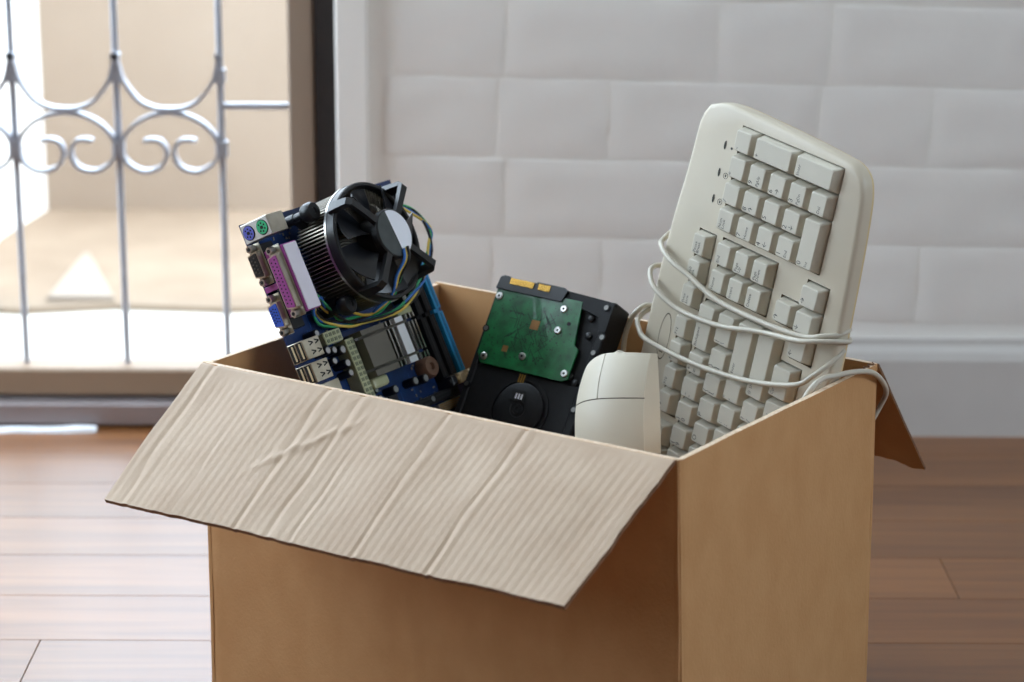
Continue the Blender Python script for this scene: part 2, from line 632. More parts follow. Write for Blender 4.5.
obj('cross_bar', bm, GRILLEM, door)

# the yard outside
struct(obj('ground', nbox(-5, 4, RY1 + .12, 9, -.12, -.05), CONCRETE))
struct(obj('wall_yard', nbox(-5, 4, 3.50, 3.62, -.05, .55), YARDWALL))
struct(obj('wall_side', prism(bmesh.new(), [(-2.6, 2.9), (-.79, 2.9), (-.69, 3.5), (-2.6, 3.5)], -.05, .9), WHITEWALL))
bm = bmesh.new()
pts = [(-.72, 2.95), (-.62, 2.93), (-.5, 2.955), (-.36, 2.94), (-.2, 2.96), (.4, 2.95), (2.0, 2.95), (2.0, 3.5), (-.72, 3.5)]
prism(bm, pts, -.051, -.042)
struct(obj('ground_soil_bed', bm, YARD_SHADE))  # yard shadow built as a darker layer of ground
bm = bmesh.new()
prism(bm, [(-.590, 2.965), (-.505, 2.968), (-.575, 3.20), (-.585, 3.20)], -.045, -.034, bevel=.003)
o = obj('stone_slab', bm, SUNPATCH)  # sunlit patch of ground given a shape of its own
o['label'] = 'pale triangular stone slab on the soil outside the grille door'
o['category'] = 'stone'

bm = bmesh.new()
rs = random.Random(2)
N = 40
prev = None
for i in range(N + 1):
    x = -.80 + .385 * i / N
    w = .011 + .003 * noise.noise(Vector((x * 30, 0, 0)))
    z = .0035 + .0025 * noise.noise(Vector((x * 22, 3, 0)))
    yb = RY1 - .006
    rg = [bm.verts.new((x, yb, .0004)), bm.verts.new((x, yb - w, .0004)), bm.verts.new((x, yb - w * .8, z)), bm.verts.new((x, yb - w * .2, z + .001))]
    if prev:
        for k in range(4):
            bm.faces.new((prev[k], prev[(k + 1) % 4], rg[(k + 1) % 4], rg[k]))
    else:
        bm.faces.new(rg[::-1])
    prev = rg
bm.faces.new(prev)
o = obj('draught_strip', bm, mat('white_foam_strip', (240, 242, 246), .5, var=.02), smooth=True)  # bright light leak under the door, modelled as white geometry
o['label'] = 'thin white strip lying on the floor along the door sill'
o['category'] = 'strip'

# ------------------------------------------------------------------ cardboard box
RIM = .27
A = Vector((-.2171, 1.6257, 0))
B = Vector((.1030, 1.4135, 0))
C = Vector((.2572, 1.6300, 0))
D = Vector((-.0589, 1.8578, 0))
UP = Vector((0, 0, 1))
A0, B0, C0, D0 = A + Vector((-.001, 0, 0)), B + Vector((.0085, 0, 0)), C + Vector((.003, 0, 0)), D.copy()   # foot of the corners
cx = (A + B + C + D) / 4
carton = thing('cardboard_box', 'open brown cardboard box on the floor holding old computer parts', 'box', Matrix.Translation(cx))
TH = .0038


def panel(P, Q, P0, Q0, inner, ztop, crease=None, name='side_panel', bulge=0.0, mats=None):
    d = Q - P
    n = Vector((-d.y, d.x, 0)).normalized()
    if (inner - P).dot(n) < 0:
        n = -n

    def f(u, v, s):
        p = (P0.lerp(Q0, u)).lerp(P.lerp(Q, u), v) - cx + UP * (v * ztop)
        o = 0.0
        if crease:
            for cu, amp, w in crease:
                o += amp * math.exp(-((u - cu) / w) ** 2)
        o += .0007 * noise.noise(Vector((u * 6, v * 5, P.x * 10))) - bulge * math.sin(PI * u) * (1 - v * .6)
        k = min(u, 1 - u) * d.length
        if k < .002:
            o += .0012 * (1 - k / .002) if s == 0 else 0
        return p + n * (o + (TH if s else 0))
    bm = sheet(f, 70, 30, (3, 0))
    return obj(name, bm, mats or [KRAFT, KRAFT, KRAFT_EDGE, FLUTE], carton)


pf = panel(A, B, A0, B0, cx, RIM, crease=[(.49, .0010, .004), (.475, -.0006, .004)], bulge=.0015)
pr = panel(C, B, C0, B0, cx, RIM - .0005, bulge=.0008)
panel(D, C, D0, C0, cx, RIM, bulge=0)
panel(D, A, D0, A0, cx, RIM - .001, bulge=0)
bm = bmesh.new()
prism(bm, [((p - cx) * .985).to_tuple()[:2] for p in (A, B, C, D)], .001, .0045)
obj('bottom_panel', bm, KRAFT, carton)
# open corrugation on the cut top of the side panels
def fluting(P, Q, u0, u1, inner):
    d = (Q - P)
    n = Vector((-d.y, d.x, 0)).normalized()
    if (inner - P).dot(n) < 0:
        n = -n
    bm = bmesh.new()
    N = int(d.length * (u1 - u0) / .0011)
    prev = None
    for i in range(N + 1):
        u = u0 + (u1 - u0) * i / N
        o = TH * (.5 + .42 * math.sin(i * 2 * PI * .0011 / .0066))
        p = P + d * u + n * o - cx
        ring = [bm.verts.new(p + UP * (RIM - .004)), bm.verts.new(p + UP * (RIM + .0006)),
                bm.verts.new(p + n * .0005 + UP * (RIM + .0006)), bm.verts.new(p + n * .0005 + UP * (RIM - .004))]
        if prev:
            for k in range(4):
                bm.faces.new((prev[k], prev[(k + 1) % 4], ring[(k + 1) % 4], ring[k]))
        prev = ring
    o = obj('fluting', bm, FLUTE, carton)
    return o


fluting(B, C, .86, .995, cx)
# front flap: folded outwards, ribbed inner liner with creases and a wrinkle
vdir = (C - B).normalized()
udir = (A - B).normalized()
FL = .131
CREASES = [(.155, .004, .0006), (.30, .006, .0015), (.375, .006, .0012), (.425, .004, .0009), (.56, .005, .0012), (.715, .005, .0017), (.035, .006, .0012)]


def front_flap(u, v, s):
    """u from A to B, v from the fold outwards"""
    base = A.lerp(B, u)
    ang = math.radians(32.0 - 4.0 * u)
    fold = min(1, v / .05)
    out = -vdir * math.cos(ang) - UP * math.sin(ang)
    nrm = -vdir * math.sin(ang) + UP * math.cos(ang)
    inset_a, inset_b = .0085 * v + .001, .0035 * v + .001
    lat = -udir * inset_a * (1 - u) + udir * inset_b * u
    if u > .985:
        lat += udir * (.0025 * (.5 + .5 * noise.noise(Vector((v * 9, 3.1, 0)))))
    L = FL * (1 + .010 * noise.noise(Vector((u * 5, .7, 0))) + .006 * noise.noise(Vector((u * 30, 2.7, 0))))
    h = 0.0
    w = u * .382
    h += .00011 * math.sin(2 * PI * w / .0066) * min(1, v * 6)          # ribs of the corrugation
    for cu, wd, amp in CREASES:
        cu2 = cu + .012 * (v - .5) + .004 * noise.noise(Vector((v * 4, cu * 30, 1)))
        fade = 1 if cu not in (.155, .425) else max(0, min(1, (v - .25) * 3))
        amp *= .52
        h -= amp * fade * math.exp(-((u - cu2) / wd) ** 2)
        h += amp * .55 * fade * math.exp(-((u - cu2 - wd * 2.1) / (wd * 1.5)) ** 2)
    # a diagonal wrinkle
    wl = .62 - (u - .26) * 3.0 + .05 * noise.noise(Vector((u * 40, 5, 0)))
    if .24 < u < .42:
        h += .0013 * math.exp(-((v - wl) / .035) ** 2) * min(1, (u - .24) * 20, (.42 - u) * 20)
    h += .0018 * noise.noise(Vector((u * 7, v * 2.4, 9.3))) * min(1, v * 4)
    h += .0022 * math.sin(PI * v) * .6
    drop = .0016 * (1 - min(1, v / .03)) ** 2
    return base - cx + UP * (RIM + .0008 - drop) + lat + out * (L * v - .001) + nrm * (h * (1 if s else .9) - (TH * .9 if s == 0 else 0))


o = obj('flap', sheet(front_flap, 460, 60), [KRAFT, KRAFT_IN, FLUTE], carton)
o['label'] = 'creased flap folded out over the front'


def back_flap(u, v, s):
    """u from C to D"""
    base = C.lerp(D, u)
    ang = math.radians(49.8 - 3 * u)
    out = vdir * math.cos(ang) - UP * math.sin(ang)
    nrm = vdir * math.sin(ang) + UP * math.cos(ang)
    w = u * .387
    L = .133 - .006 * max(0, min(1, (w - .012) / .012)) + .0015 * noise.noise(Vector((u * 60, 2, 0)))
    if w < .012:
        L -= .002 * (1 - w / .012)
    return base - cx + UP * (RIM - .0022) + out * L * v + nrm * ((0 if s == 0 else .0019) + .001 * noise.noise(Vector((u * 8, v * 3, 4))))


obj('flap', sheet(back_flap, 120, 24), [KRAFT, KRAFT_IN, FLUTE], carton)


# ------------------------------------------------------------------ text legends
def make_texts(strings, size):
    obs = {}
    for s in strings:
        c = bpy.data.curves.new('legend', 'FONT')
        c.body = s
        c.size = size
        c.space_line = .85
        c.resolution_u = 2
        o = bpy.data.objects.new('legend_tmp', c)
        COL.objects.link(o)
        obs[s] = o
    dg = bpy.context.evaluated_depsgraph_get()
    res = {}
    for s, o in obs.items():
        me = bpy.data.meshes.new_from_object(o.evaluated_get(dg))
        me.name = 'legend'
        me.materials.clear()
        me.materials.append(INK)
        res[s] = me
    for o in obs.values():
        c = o.data
        bpy.data.objects.remove(o)
        bpy.data.curves.remove(c)
    return res


# ------------------------------------------------------------------ keyboard
def frame(cols, T, k=1.0):
    M = (Matrix(cols) * k).to_4x4()
    M.translation = Vector((T[0] * k, T[1] * k, T[2] * k + CAM_H))
    return M


KBM = frame(((.65403, -.18191, .73427), (-.73797, .05988, .67217), (-.16624, -.98149, -.09508)), (.1628, 1.686, -.3157), .99)
kb = thing('keyboard', 'beige computer keyboard standing on end in the cardboard box', 'keyboard', KBM)
MM = .001
LEND = 416.0
# outline of the body in (across, along), mm
left = [(-35.5, -4.5), (-40.3, 4), (-42.3, 16), (-43.8, 45), (-47.8, 90), (-49.8, 150), (-50.3, 260), (-49.3, 380)]
right = [(126, 380), (128, 260), (127, 150), (125.5, 110), (122, 55), (119, 24), (116.5, 11), (112, 1.5)]
bot = [(-48, LEND - 8), (-40, LEND), (40, LEND + 1), (108, LEND), (117, LEND - 8)]
topc = [(103, -4.5), (90, -6.5), (50, -9), (0, -10.5), (-22, -9.5)]
outline = [Vector((p[0], p[1], 0)) for p in left + bot + right + topc]
outline = catmull(outline + [outline[0]], 4)[:-1]


def inset_loop(lp, d):
    n = len(lp)
    out = []
    for i in range(n):
        t = (lp[(i + 1) % n] - lp[i - 1]).normalized()
        nn = Vector((-t.y, t.x, 0))
        out.append(lp[i] + nn * d)
    return out


cen = Vector((48, 200, 0))
test = inset_loop(outline, 5)
SGN = 1 if sum((p - cen).length for p in test) < sum((p - cen).length for p in outline) else -1
NUM = (0, 97, 0, 78)
NAV = (5.5, 66, 82, 123.5)
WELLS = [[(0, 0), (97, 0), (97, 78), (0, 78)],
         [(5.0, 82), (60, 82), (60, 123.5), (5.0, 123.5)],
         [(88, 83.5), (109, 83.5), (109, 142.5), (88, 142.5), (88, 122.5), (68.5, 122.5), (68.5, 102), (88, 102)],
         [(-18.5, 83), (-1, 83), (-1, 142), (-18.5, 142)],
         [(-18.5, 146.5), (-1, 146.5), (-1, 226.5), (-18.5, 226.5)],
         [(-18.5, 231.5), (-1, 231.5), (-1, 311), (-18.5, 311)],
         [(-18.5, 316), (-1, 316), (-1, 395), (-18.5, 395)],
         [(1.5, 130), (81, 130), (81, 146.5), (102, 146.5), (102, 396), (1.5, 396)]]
bm = bmesh.new()


def addloop(lp, z):
    # the underside slopes: the case is deep along its back edge and thin along its front edge
    def zz(p):
        return z if z < 8 else 8 + (z - 8) * (1.0 - .35 * max(0, min(1, (p[0] + 40) / 150)))
    return [bm.verts.new((p[0] * MM, p[1] * MM, zz(p) * MM)) for p in lp]


def bridge(a, b, mi=0):
    n = len(a)
    for i in range(n):
        f = bm.faces.new((a[i], a[(i + 1) % n], b[(i + 1) % n], b[i]))
        f.smooth = True
        f.material_index = mi


L0 = addloop(inset_loop(outline, SGN * 3.6), 0)
L1 = addloop(inset_loop(outline, SGN * 1.7), .5)
L2 = addloop(inset_loop(outline, SGN * .5), 1.8)
L3 = addloop(outline, 4.0)
L4 = addloop(outline, 11)
L5 = addloop(inset_loop(outline, SGN * .35), 11.2)
L6 = addloop(inset_loop(outline, SGN * .8), 15.5)
L7 = addloop(inset_loop(outline, SGN * 4), 17.5)
for a_, b_ in ((L0, L1), (L1, L2), (L2, L3), (L3, L4), (L4, L5), (L5, L6), (L6, L7)):
    bridge(a_, b_, 2 if a_ in (L4, L5, L6) else 0)
bm.faces.new(L7)
edges = []
n = len(L0)
for i in range(n):
    edges.append(bm.edges.get((L0[i], L0[(i + 1) % n])))
wl_loops = []
for w in WELLS:
    lp = addloop(w, 0)
    m = len(lp)
    for i in range(m):
        edges.append(bm.edges.new((lp[i], lp[(i + 1) % m])))
    wl_loops.append(lp)
bmesh.ops.triangle_fill(bm, edges=edges, use_beauty=True, use_dissolve=False)
for lp in wl_loops:
    m = len(lp)
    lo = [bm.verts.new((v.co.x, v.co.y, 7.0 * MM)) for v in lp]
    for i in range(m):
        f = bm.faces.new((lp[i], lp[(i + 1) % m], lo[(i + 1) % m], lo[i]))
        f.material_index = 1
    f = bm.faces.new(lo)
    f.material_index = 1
# drop any triangle the fill laid over a well
for f in [f for f in bm.faces if abs(f.calc_center_median().z) < 1e-6]:
    c = f.calc_center_median() / MM
    for w in WELLS:
        inside = False
        j = len(w) - 1
        for i in range(len(w)):
            if (w[i][1] > c.y) != (w[j][1] > c.y) and c.x < (w[j][0] - w[i][0]) * (c.y - w[i][1]) / (w[j][1] - w[i][1]) + w[i][0]:
                inside = not inside
            j = i
        if inside:
            bm.faces.remove(f)
            break
kb_body = obj('body', bm, [BEIGE, WELL_SHADED, mat('yellowed_plastic', (206, 184, 140), .45, var=.03)], kb)

# keys: (a0, a1, l0, l1, legends) in mm
KEYS = []
pa, pl = 97 / 5, 78 / 4
grid = [(0, 1, 0, 1, ['-']), (1, 3, 0, 1, ['+']), (3, 5, 0, 1, ['Enter']),
        (0, 1, 1, 2, ['*']), (1, 2, 1, 2, ['9', 'PgUp']), (2, 3, 1, 2, ['6', '\u2192']), (3, 4, 1, 2, ['3', 'PgDn']), (4, 5, 1, 2, ['', 'Del']),
        (0, 1, 2, 3, ['/']), (1, 2, 2, 3, ['8', '\u2191']), (2, 3, 2, 3, ['5']), (3, 4, 2, 3, ['2', '\u2193']), (4, 5, 2, 4, ['0', 'Ins']),
        (0, 1, 3, 4, ['Num\nLock']), (1, 2, 3, 4, ['7', 'Home']), (2, 3, 3, 4, ['4', '\u2190']), (3, 4, 3, 4, ['1', 'End'])]
for a0, a1, l0, l1, t in grid:
    KEYS.append((a0 * pa, a1 * pa, l0 * pl, l1 * pl, t))
for i, t in enumerate(['End', 'Page\nUp', 'Page\nDown']):
    KEYS.append((5.5 + i * 18, 5.5 + (i + 1) * 18, 82.5, 102.8, [t]))
for i, t in enumerate(['Home', 'Insert', 'Delete']):
    KEYS.append((5.5 + i * 18, 5.5 + (i + 1) * 18, 102.8, 123, [t]))
for l, t in ((84, '\u2192'), (103.2, '\u2193'), (122.5, '\u2190')):
    KEYS.append((88.5, 108.5, l, l + 19.4, [t]))
KEYS.append((69, 88.3, 102.6, 122, ['\u2191']))
for i, t in enumerate(['Pause\nBreak', 'Scroll\nLock', 'Print\nScrn']):
    KEYS.append((-18, -1.5, 83.4 + i * 19.5, 102.9 + i * 19.5, [t]))
for i in range(12):
    l = 147 + i * 19.7 + (i // 4) * 5.6
    KEYS.append((-18, -1.5, l, l + 19.6, ['F%d' % (12 - i)]))


def rowkeys(a0, a1, l, ks):
    for w, t in ks:
        KEYS.append((a0, a1, l, l + w, t))
        l += w


u1 = 19.35
rows = [
    (2.0, 21.6, 130.5, [(37.5, ['Backspace'])] + [(u1, t) for t in (['+', '='], ['_', '-'], [')', '0'], ['(', '9'], ['*', '8'], ['&', '7'], ['^', '6'], ['%', '5'], ['$', '4'], ['#', '3'], ['@', '2'])]),
    (21.6, 41.3, 130.5, [(27, ['|', '\\']), (u1, ['}', ']']), (u1, ['{', '[']), (u1, ['P']), (u1, ['O']), (u1, ['I']), (u1, ['U']), (u1, ['Y']), (u1, ['T']), (u1, ['R']), (u1, ['E']), (u1, ['W']), (u1, ['Q'])]),
    (41.3, 61.0, 130.5, [(43.5, ['Enter']), (u1, ['"', "'"]), (u1, [':', ';']), (u1, ['L']), (u1, ['K']), (u1, ['J']), (u1, ['H']), (u1, ['G']), (u1, ['F']), (u1, ['D']), (u1, ['S']), (u1, ['A'])]),
    (61.0, 80.6, 130.5, [(52, ['\u21e7 Shift']), (u1, ['?', '/']), (u1, ['>', '.']), (u1, ['<', ',']), (u1, ['M']), (u1, ['N']), (u1, ['B']), (u1, ['V']), (u1, ['C']), (u1, ['X']), (u1, ['Z'])]),
    (80.8, 101.5, 147.0, [(27, ['Ctrl']), (23, ['Menu']), (23, ['Win']), (26, ['Alt']), (100, ['']), (26, ['Alt']), (22, ['Ctrl'])])]
for a0, a1, l, ks in rows:
    rowkeys(a0, a1, l, ks)
KEYS = [k for k in KEYS if k[3] < 397]


def key_mesh(wa, wl):
    bm = bmesh.new()

    def ring(i_lo_a, i_hi_a, il, z, ch):
        x0, x1, y0, y1 = i_lo_a, wa - i_hi_a, il, wl - il
        return [bm.verts.new((x * MM, y_ * MM, z * MM)) for x, y_ in
                ((x0 + ch, y0), (x1 - ch, y0), (x1, y0 + ch), (x1, y1 - ch), (x1 - ch, y1), (x0 + ch, y1), (x0, y1 - ch), (x0, y0 + ch))]
    R = [ring(.5, .5, .5, 5.5, .5), ring(.6, .7, .7, 0, .7), ring(1.2, 3.7, 2.3, -6.1, 1.0), ring(1.9, 4.4, 3.0, -6.7, 1.0)]
    for a_, b_ in zip(R, R[1:]):
        for i in range(8):
            bm.faces.new((a_[i], a_[(i + 1) % 8], b_[(i + 1) % 8], b_[i]))
    bm.faces.new(R[0][::-1])
    bm.faces.new(R[-1])
    bmesh.ops.recalc_face_normals(bm, faces=bm.faces)
    me = bpy.data.meshes.new('key')
    bm.to_mesh(me)
    bm.free()
    me.materials.append(KEYM)
    return me


texts = make_texts(sorted({t for k in KEYS for t in k[4] if t}), .0054)
kcache = {}
for a0, a1, l0, l1, tt in KEYS:
    kk = (round(a1 - a0, 1), round(l1 - l0, 1))
    if kk not in kcache:
        kcache[kk] = key_mesh(*kk)
    k = mesh_obj('key', kcache[kk], kb)
    k.location = (a0 * MM, l0 * MM, 0)
    wa, wl = kk
    for q, t in enumerate(tt):
        if not t:
            continue
        g = mesh_obj('legend', texts[t], k)
        # text x axis runs along -l, text y axis along -a, facing -z
        M = Matrix(((0, -1, 0), (-1, 0, 0), (0, 0, -1))).to_4x4()
        lines = t.count('\n')
        aa = 5.9 + q * 5.6
        M.translation = Vector((aa * MM, (wl - 3.5) * MM, -6.76 * MM))
        g.matrix_local = M
        if len(t) > 2:
            g.scale = (.66, .66, .66)
# indicator windows with their symbols, badge oval
for l, s in ((18.6, '\u2022'), (39, 'A'), (58.6, '1')):
    bm = bmesh.new()
    lathe(bm, [(1.0, .05), (1.0, -.25)], 14)
    for v in bm.verts:
        v.co.y *= 3.2
    for v in bm.verts:
        v.co = Vector((v.co.x - 12.2, v.co.y + l, v.co.z))
    obj('indicator_light', bm, LEDM, kb, scale=MM)
    bm = bmesh.new()
    lathe(bm, [(1.9, -.1), (2.25, -.15), (2.25, .05), (1.9, .05)], 16, c=(-5.6, l + .6), cap=False)
    if s == '\u2022':
        bm.clear()
        cyl(bm, (-5.6, l + .6), 1.0, .05, -.12, 12)
    else:
        box(bm, -6.2, -5.0, l - .3, l + .3 + 1.2, -.12, .05)
    obj('indicator_symbol', bm, INK, kb, scale=MM)
bm = bmesh.new()
lathe(bm, [(5.4, .1), (5.4, -.12), (5.1, -.12), (5.1, .1)], 32, cap=False)
for v in bm.verts:
    v.co = Vector((v.co.x - 29.5, v.co.y * 3.4 + 172, v.co.z))
obj('badge_outline', bm, SEAM, kb, scale=MM)
obj('badge', nbox(-31.6, -27.8, 181, 184.6, -.3, .1, bevel=.2), LEDM, kb, scale=MM)

# cord wound three times round the keyboard, its tail over the rim of the box
H1, HB = -11.5, 21.0
cord = [
    (60, 98, 19), (0, 98, HB), (-38, 98, HB), (-54, 98.5, 16), (-54.5, 99.5, 4), (-47, 102, -4), (-30, 107.2, -10.0), (-9.5, 112, -10.5), (18.6, 119.5, H1), (43.7, 121.3, H1), (77.8, 121, H1), (105, 118, H1 + 2), (117, 113, -6), (123.5, 110.5, 2), (124, 109, 11), (112, 112, 19),
    (60, 122, 19.5), (0, 126, HB), (-40, 127, HB), (-57.5, 127.5, 14), (-58.5, 128, 3), (-50, 133, -5), (-36, 138, -10), (-10.5, 143, -10.5), (29.3, 139.6, H1), (65.8, 130, H1 - .5), (101.8, 122.5, H1 - 3.6), (117, 117.8, -11), (125.5, 115.5, -1), (127, 116, 11), (112, 121, 20),
    (60, 150, 19.5), (0, 158, HB), (-40, 163, HB), (-59.5, 163, 14), (-60.5, 162.5, 3), (-51, 166.5, -5), (-37, 170, -10), (-2, 171.5, -10.5), (38, 169.3, H1), (76, 163.3, H1), (108, 152, H1), (119, 141, -9), (125.5, 129, 0), (126, 121, 9)]
shift = [6.0] * 16 + [1.0] * 15 + [7.5] * 20
cord = [(p[0], p[1] + (d * max(.25, 1 - (p[0] + 55) / 180) if p[2] < 10 else 0), p[2]) for p, d in zip(cord, shift)]
bm = bmesh.new()
tube(bm, [Vector(p) * MM for p in cord], .00195, 10, 6)
obj('cord', bm, CORD, kb, smooth='all')
# lead running on over the rim (keyboard space computed from the room)
inv = KBM.inverted()
lead = [KBM @ (Vector((136, 133, -9)) * MM), KBM @ (Vector((144.5, 122, -2)) * MM)]
P_tail = [Vector((.176, 1.556, .205)), Vector((.188, 1.556, .240)), Vector((.1985, 1.5635, .2650)), Vector((.2095, 1.5715, .2748)), Vector((.2215, 1.5780, .2762)), Vector((.2360, 1.5910, .2750)),
          Vector((.2505, 1.6110, .2685)), Vector((.2610, 1.6310, .2560)), Vector((.2660, 1.6440, .2440)), Vector((.2630, 1.6510, .2310)), Vector((.2540, 1.6500, .2150)), Vector((.2420, 1.6560, .1950))]
bm = bmesh.new()
tube(bm, [inv @ p for p in P_tail], .00195, 10, 6)
obj('cord', bm, CORD, kb, smooth='all')
# loose loop behind the mouse
bm = bmesh.new()
tube(bm, [Vector(p) * MM for p in [(-45, 166, 20), (-60, 160, 12), (-64, 165, 4), (-67, 174, 2), (-69, 190, 2), (-64, 215, 2)]], .00195, 10, 6)
obj('cord', bm, CORD, kb, smooth='all')

# ------------------------------------------------------------------ hard drive
HDM = frame(((.83012, -.32274, .45469), (-.55629, -.42377, .71481), (-.03802, -.84632, -.53132)), (-.0083, 1.7734, -.4495))
hd = thing('hard_drive', 'black hard drive with a green circuit board leaning in the box', 'hard drive', HDM)


def hob(name, bm, m, parent=hd, smooth=False):
    return obj(name, bm, m, parent, MM, smooth)


# base casting with recessed margins; local z points away from the viewer
bm = nbox(0, 101.6, 0, 147, 3, 26, bevel=1.2)
casting = hob('casting', bm, CAST)
bm = bmesh.new()
prism(bm, [(60, -.5), (97, 1), (101.6, 3), (101.6, 24), (97, 26), (92, 14), (60, 7)], -.6, 6)
hob('end_rib', bm, CAST, casting)
hob('side_rail', nbox(95, 101.6, 22, 147, 0, 8, bevel=.8), CAST, casting)
hob('side_rail', nbox(0, 5.5, 8, 147, 0, 8, bevel=.8), CAST, casting)
hob('floor_plate', nbox(5, 95, 68, 147, 1.2, 8, bevel=.6), CAST, casting)
bm = bmesh.new()
prism(bm, [(76, 112), (95, 108), (95, 146), (40, 146), (60, 128)], -.2, 4, bevel=0)
hob('corner_boss', bm, CAST, casting)
bm = bmesh.new()
lathe(bm, [(24.5, 1.3), (24.5, .2), (22.5, .2), (22.5, 1.3)], 48, c=(53, 95.5), cap=False)
hob('hub_ring', bm, CAST, casting)
bm = bmesh.new()
lathe(bm, [(20.5, 2), (20.5, -1.0), (19.3, -1.8), (6.5, -1.8), (6.0, -1.2), (4.2, -1.2), (3.8, -2.0), (1.9, -2.0), (1.6, -1.4)], 48, c=(53, 95.5))
spin = hob('spindle_hub', bm, CAST, smooth=True)
hob('hub_label', nbox(44.5, 56, 81.5, 89.5, -2.3, -1.7), DARKHOLE, spin)
for k in range(3):
    hob('label_mark', nbox(48 + k * 2.4, 49.4 + k * 2.4, 84, 88.2, -2.5, -2.2), WHITESTK, spin)
# circuit board
pcb = [(1.5, 8), (58, 8), (60, 5.5), (75.5, 5.5), (80.5, 38.5), (85, 41.5), (84.5, 65.5), (80, 67.5), (8, 67.5), (3, 60)]
bm = bmesh.new()
prism(bm, [(p[0], p[1]) for p in pcb], .6, -1.0)
board = hob('circuit_board', bm, PCB_G)
bm = bmesh.new()
rr = random.Random(3)
for k in range(70):                                  # fine traces across the middle of the board
    x, y_ = rr.uniform(22, 58), rr.uniform(22, 58)
    a_ = rr.choice((PI / 4, -PI / 4, PI / 2, 0, PI * .3))
    L = rr.uniform(4, 13)
    dx, dy = math.cos(a_) * L / 2, math.sin(a_) * L / 2
    nx, ny = -math.sin(a_) * .26, math.cos(a_) * .26
    vv = [bm.verts.new((x + s * dx + t * nx, y_ + s * dy + t * ny, -1.04)) for s, t in ((-1, -1), (1, -1), (1, 1), (-1, 1))]
    bm.faces.new(vv)
o = hob('traces', bm, mat('dark_trace', (6, 46, 30), .5, var=.1), board)
o['kind'] = 'stuff'
bm = bmesh.new()
for k in range(150):
    x, y_ = rr.uniform(4, 78), rr.uniform(11, 64)
    cyl(bm, (x, y_), rr.uniform(.3, .75), -.95, -1.06, 6)
o = hob('vias', bm, mat('via_ring', (8, 52, 30), .4, var=.1), board)
o['kind'] = 'stuff'
for x, y_ in ((62.5, 13.9), (63.5, 30.8), (41.7, 56), (81, 61.5), (5, 14.5), (9.5, 62.3)):
    bm = bmesh.new()
    lathe(bm, [(2.9, -.9), (2.9, -1.9), (2.3, -2.4), (1.0, -2.4), (.9, -1.6)], 16, c=(x, y_))
    s = hob('screw', bm, STEEL, board, smooth=True)
    bm = bmesh.new()
    cyl(bm, (x, y_), 1.0, -1.5, -2.5, 6)
    hob('screw_recess', bm, DARKHOLE, board)
for x, y_, r in ((42.9, 30.5, 3.6), (24.8, 53.1, 2.4)):
    hob('copper_pad', nbox(x - r, x + r, y_ - r, y_ + r, -1.15, -.9), COPPERPAD, board)
bm = bmesh.new()
cyl(bm, (70.5, 24), 1.6, -.9, -1.2, 12)
hob('test_hole', bm, DARKHOLE, board)
for x, y_ in ((3.0, 41), (3.2, 85.7), (98.4, 41.3), (98.4, 86), (101, 28.5), (96.5, 6)):
    bm = bmesh.new()
    lathe(bm, [(2.8, .5), (2.8, -1.4), (1.5, -1.4), (1.5, -.2)], 16, c=(x, y_))
    bs = hob('mounting_boss', bm, CAST, smooth=True)
    bm = bmesh.new()
    lathe(bm, [(1.9, -1.35), (1.9, -1.7), (1.1, -1.7)], 14, c=(x, y_))
    hob('thread', bm, mat('dull_thread', (120, 118, 114), .4, metal=.9), bs)
for x, y_ in ((85.4, 15.8), (88, 29), (84.5, 62), (90, 66)):
    bm = bmesh.new()
    lathe(bm, [(2.6, 3.2), (2.6, 1.4), (2.0, 1.0)], 16, c=(x, y_))
    hob('rivet', bm, BLACKP, casting, smooth=True)
# connector block with gold contacts
cb = bmesh.new()
prism(cb, [(0, 9), (1, 0), (4, -1.8), (9, -1.8), (10, -.8), (33, -.8), (34, -1.8), (58, -1.8), (61, 0), (58.5, 9)], 8, -2.4)
conn = hob('connector', cb, BLACKP)
for x0, x1 in ((10.5, 32), (35.5, 46)):
    hob('connector_slot', nbox(x0, x1, -.7, 4.2, -2.7, -2.2), DARKHOLE, conn)
    x = x0 + .4
    while x < x1 - .6:
        hob('contact', nbox(x, x + .75, -.6, 4.0, -2.95, -2.6), GOLD, conn)
        x += 1.32
# flex cable to the hub
fx = hob('flex_cable', nbox(43.5, 50.5, 66, 79, .4, -.2), BLACKP)
for k in range(3):
    hob('contact', nbox(44.3 + k * 2.0, 45.5 + k * 2.0, 69, 75.5, -.45, -.15), GOLD, fx)

# ------------------------------------------------------------------ motherboard
MBM = frame(((.3722, .56114, .73932), (-.23707, .8276, -.5088), (-.89737, .0141, .44106)), (-.1925, 1.6695, -.3866))
mb = thing('motherboard', 'blue motherboard with a black cooling fan and rear ports, tilted in the box', 'motherboard', MBM)


def mob(name, bm, m, parent=mb, smooth=False):
    return obj(name, bm, m, parent, MM, smooth)


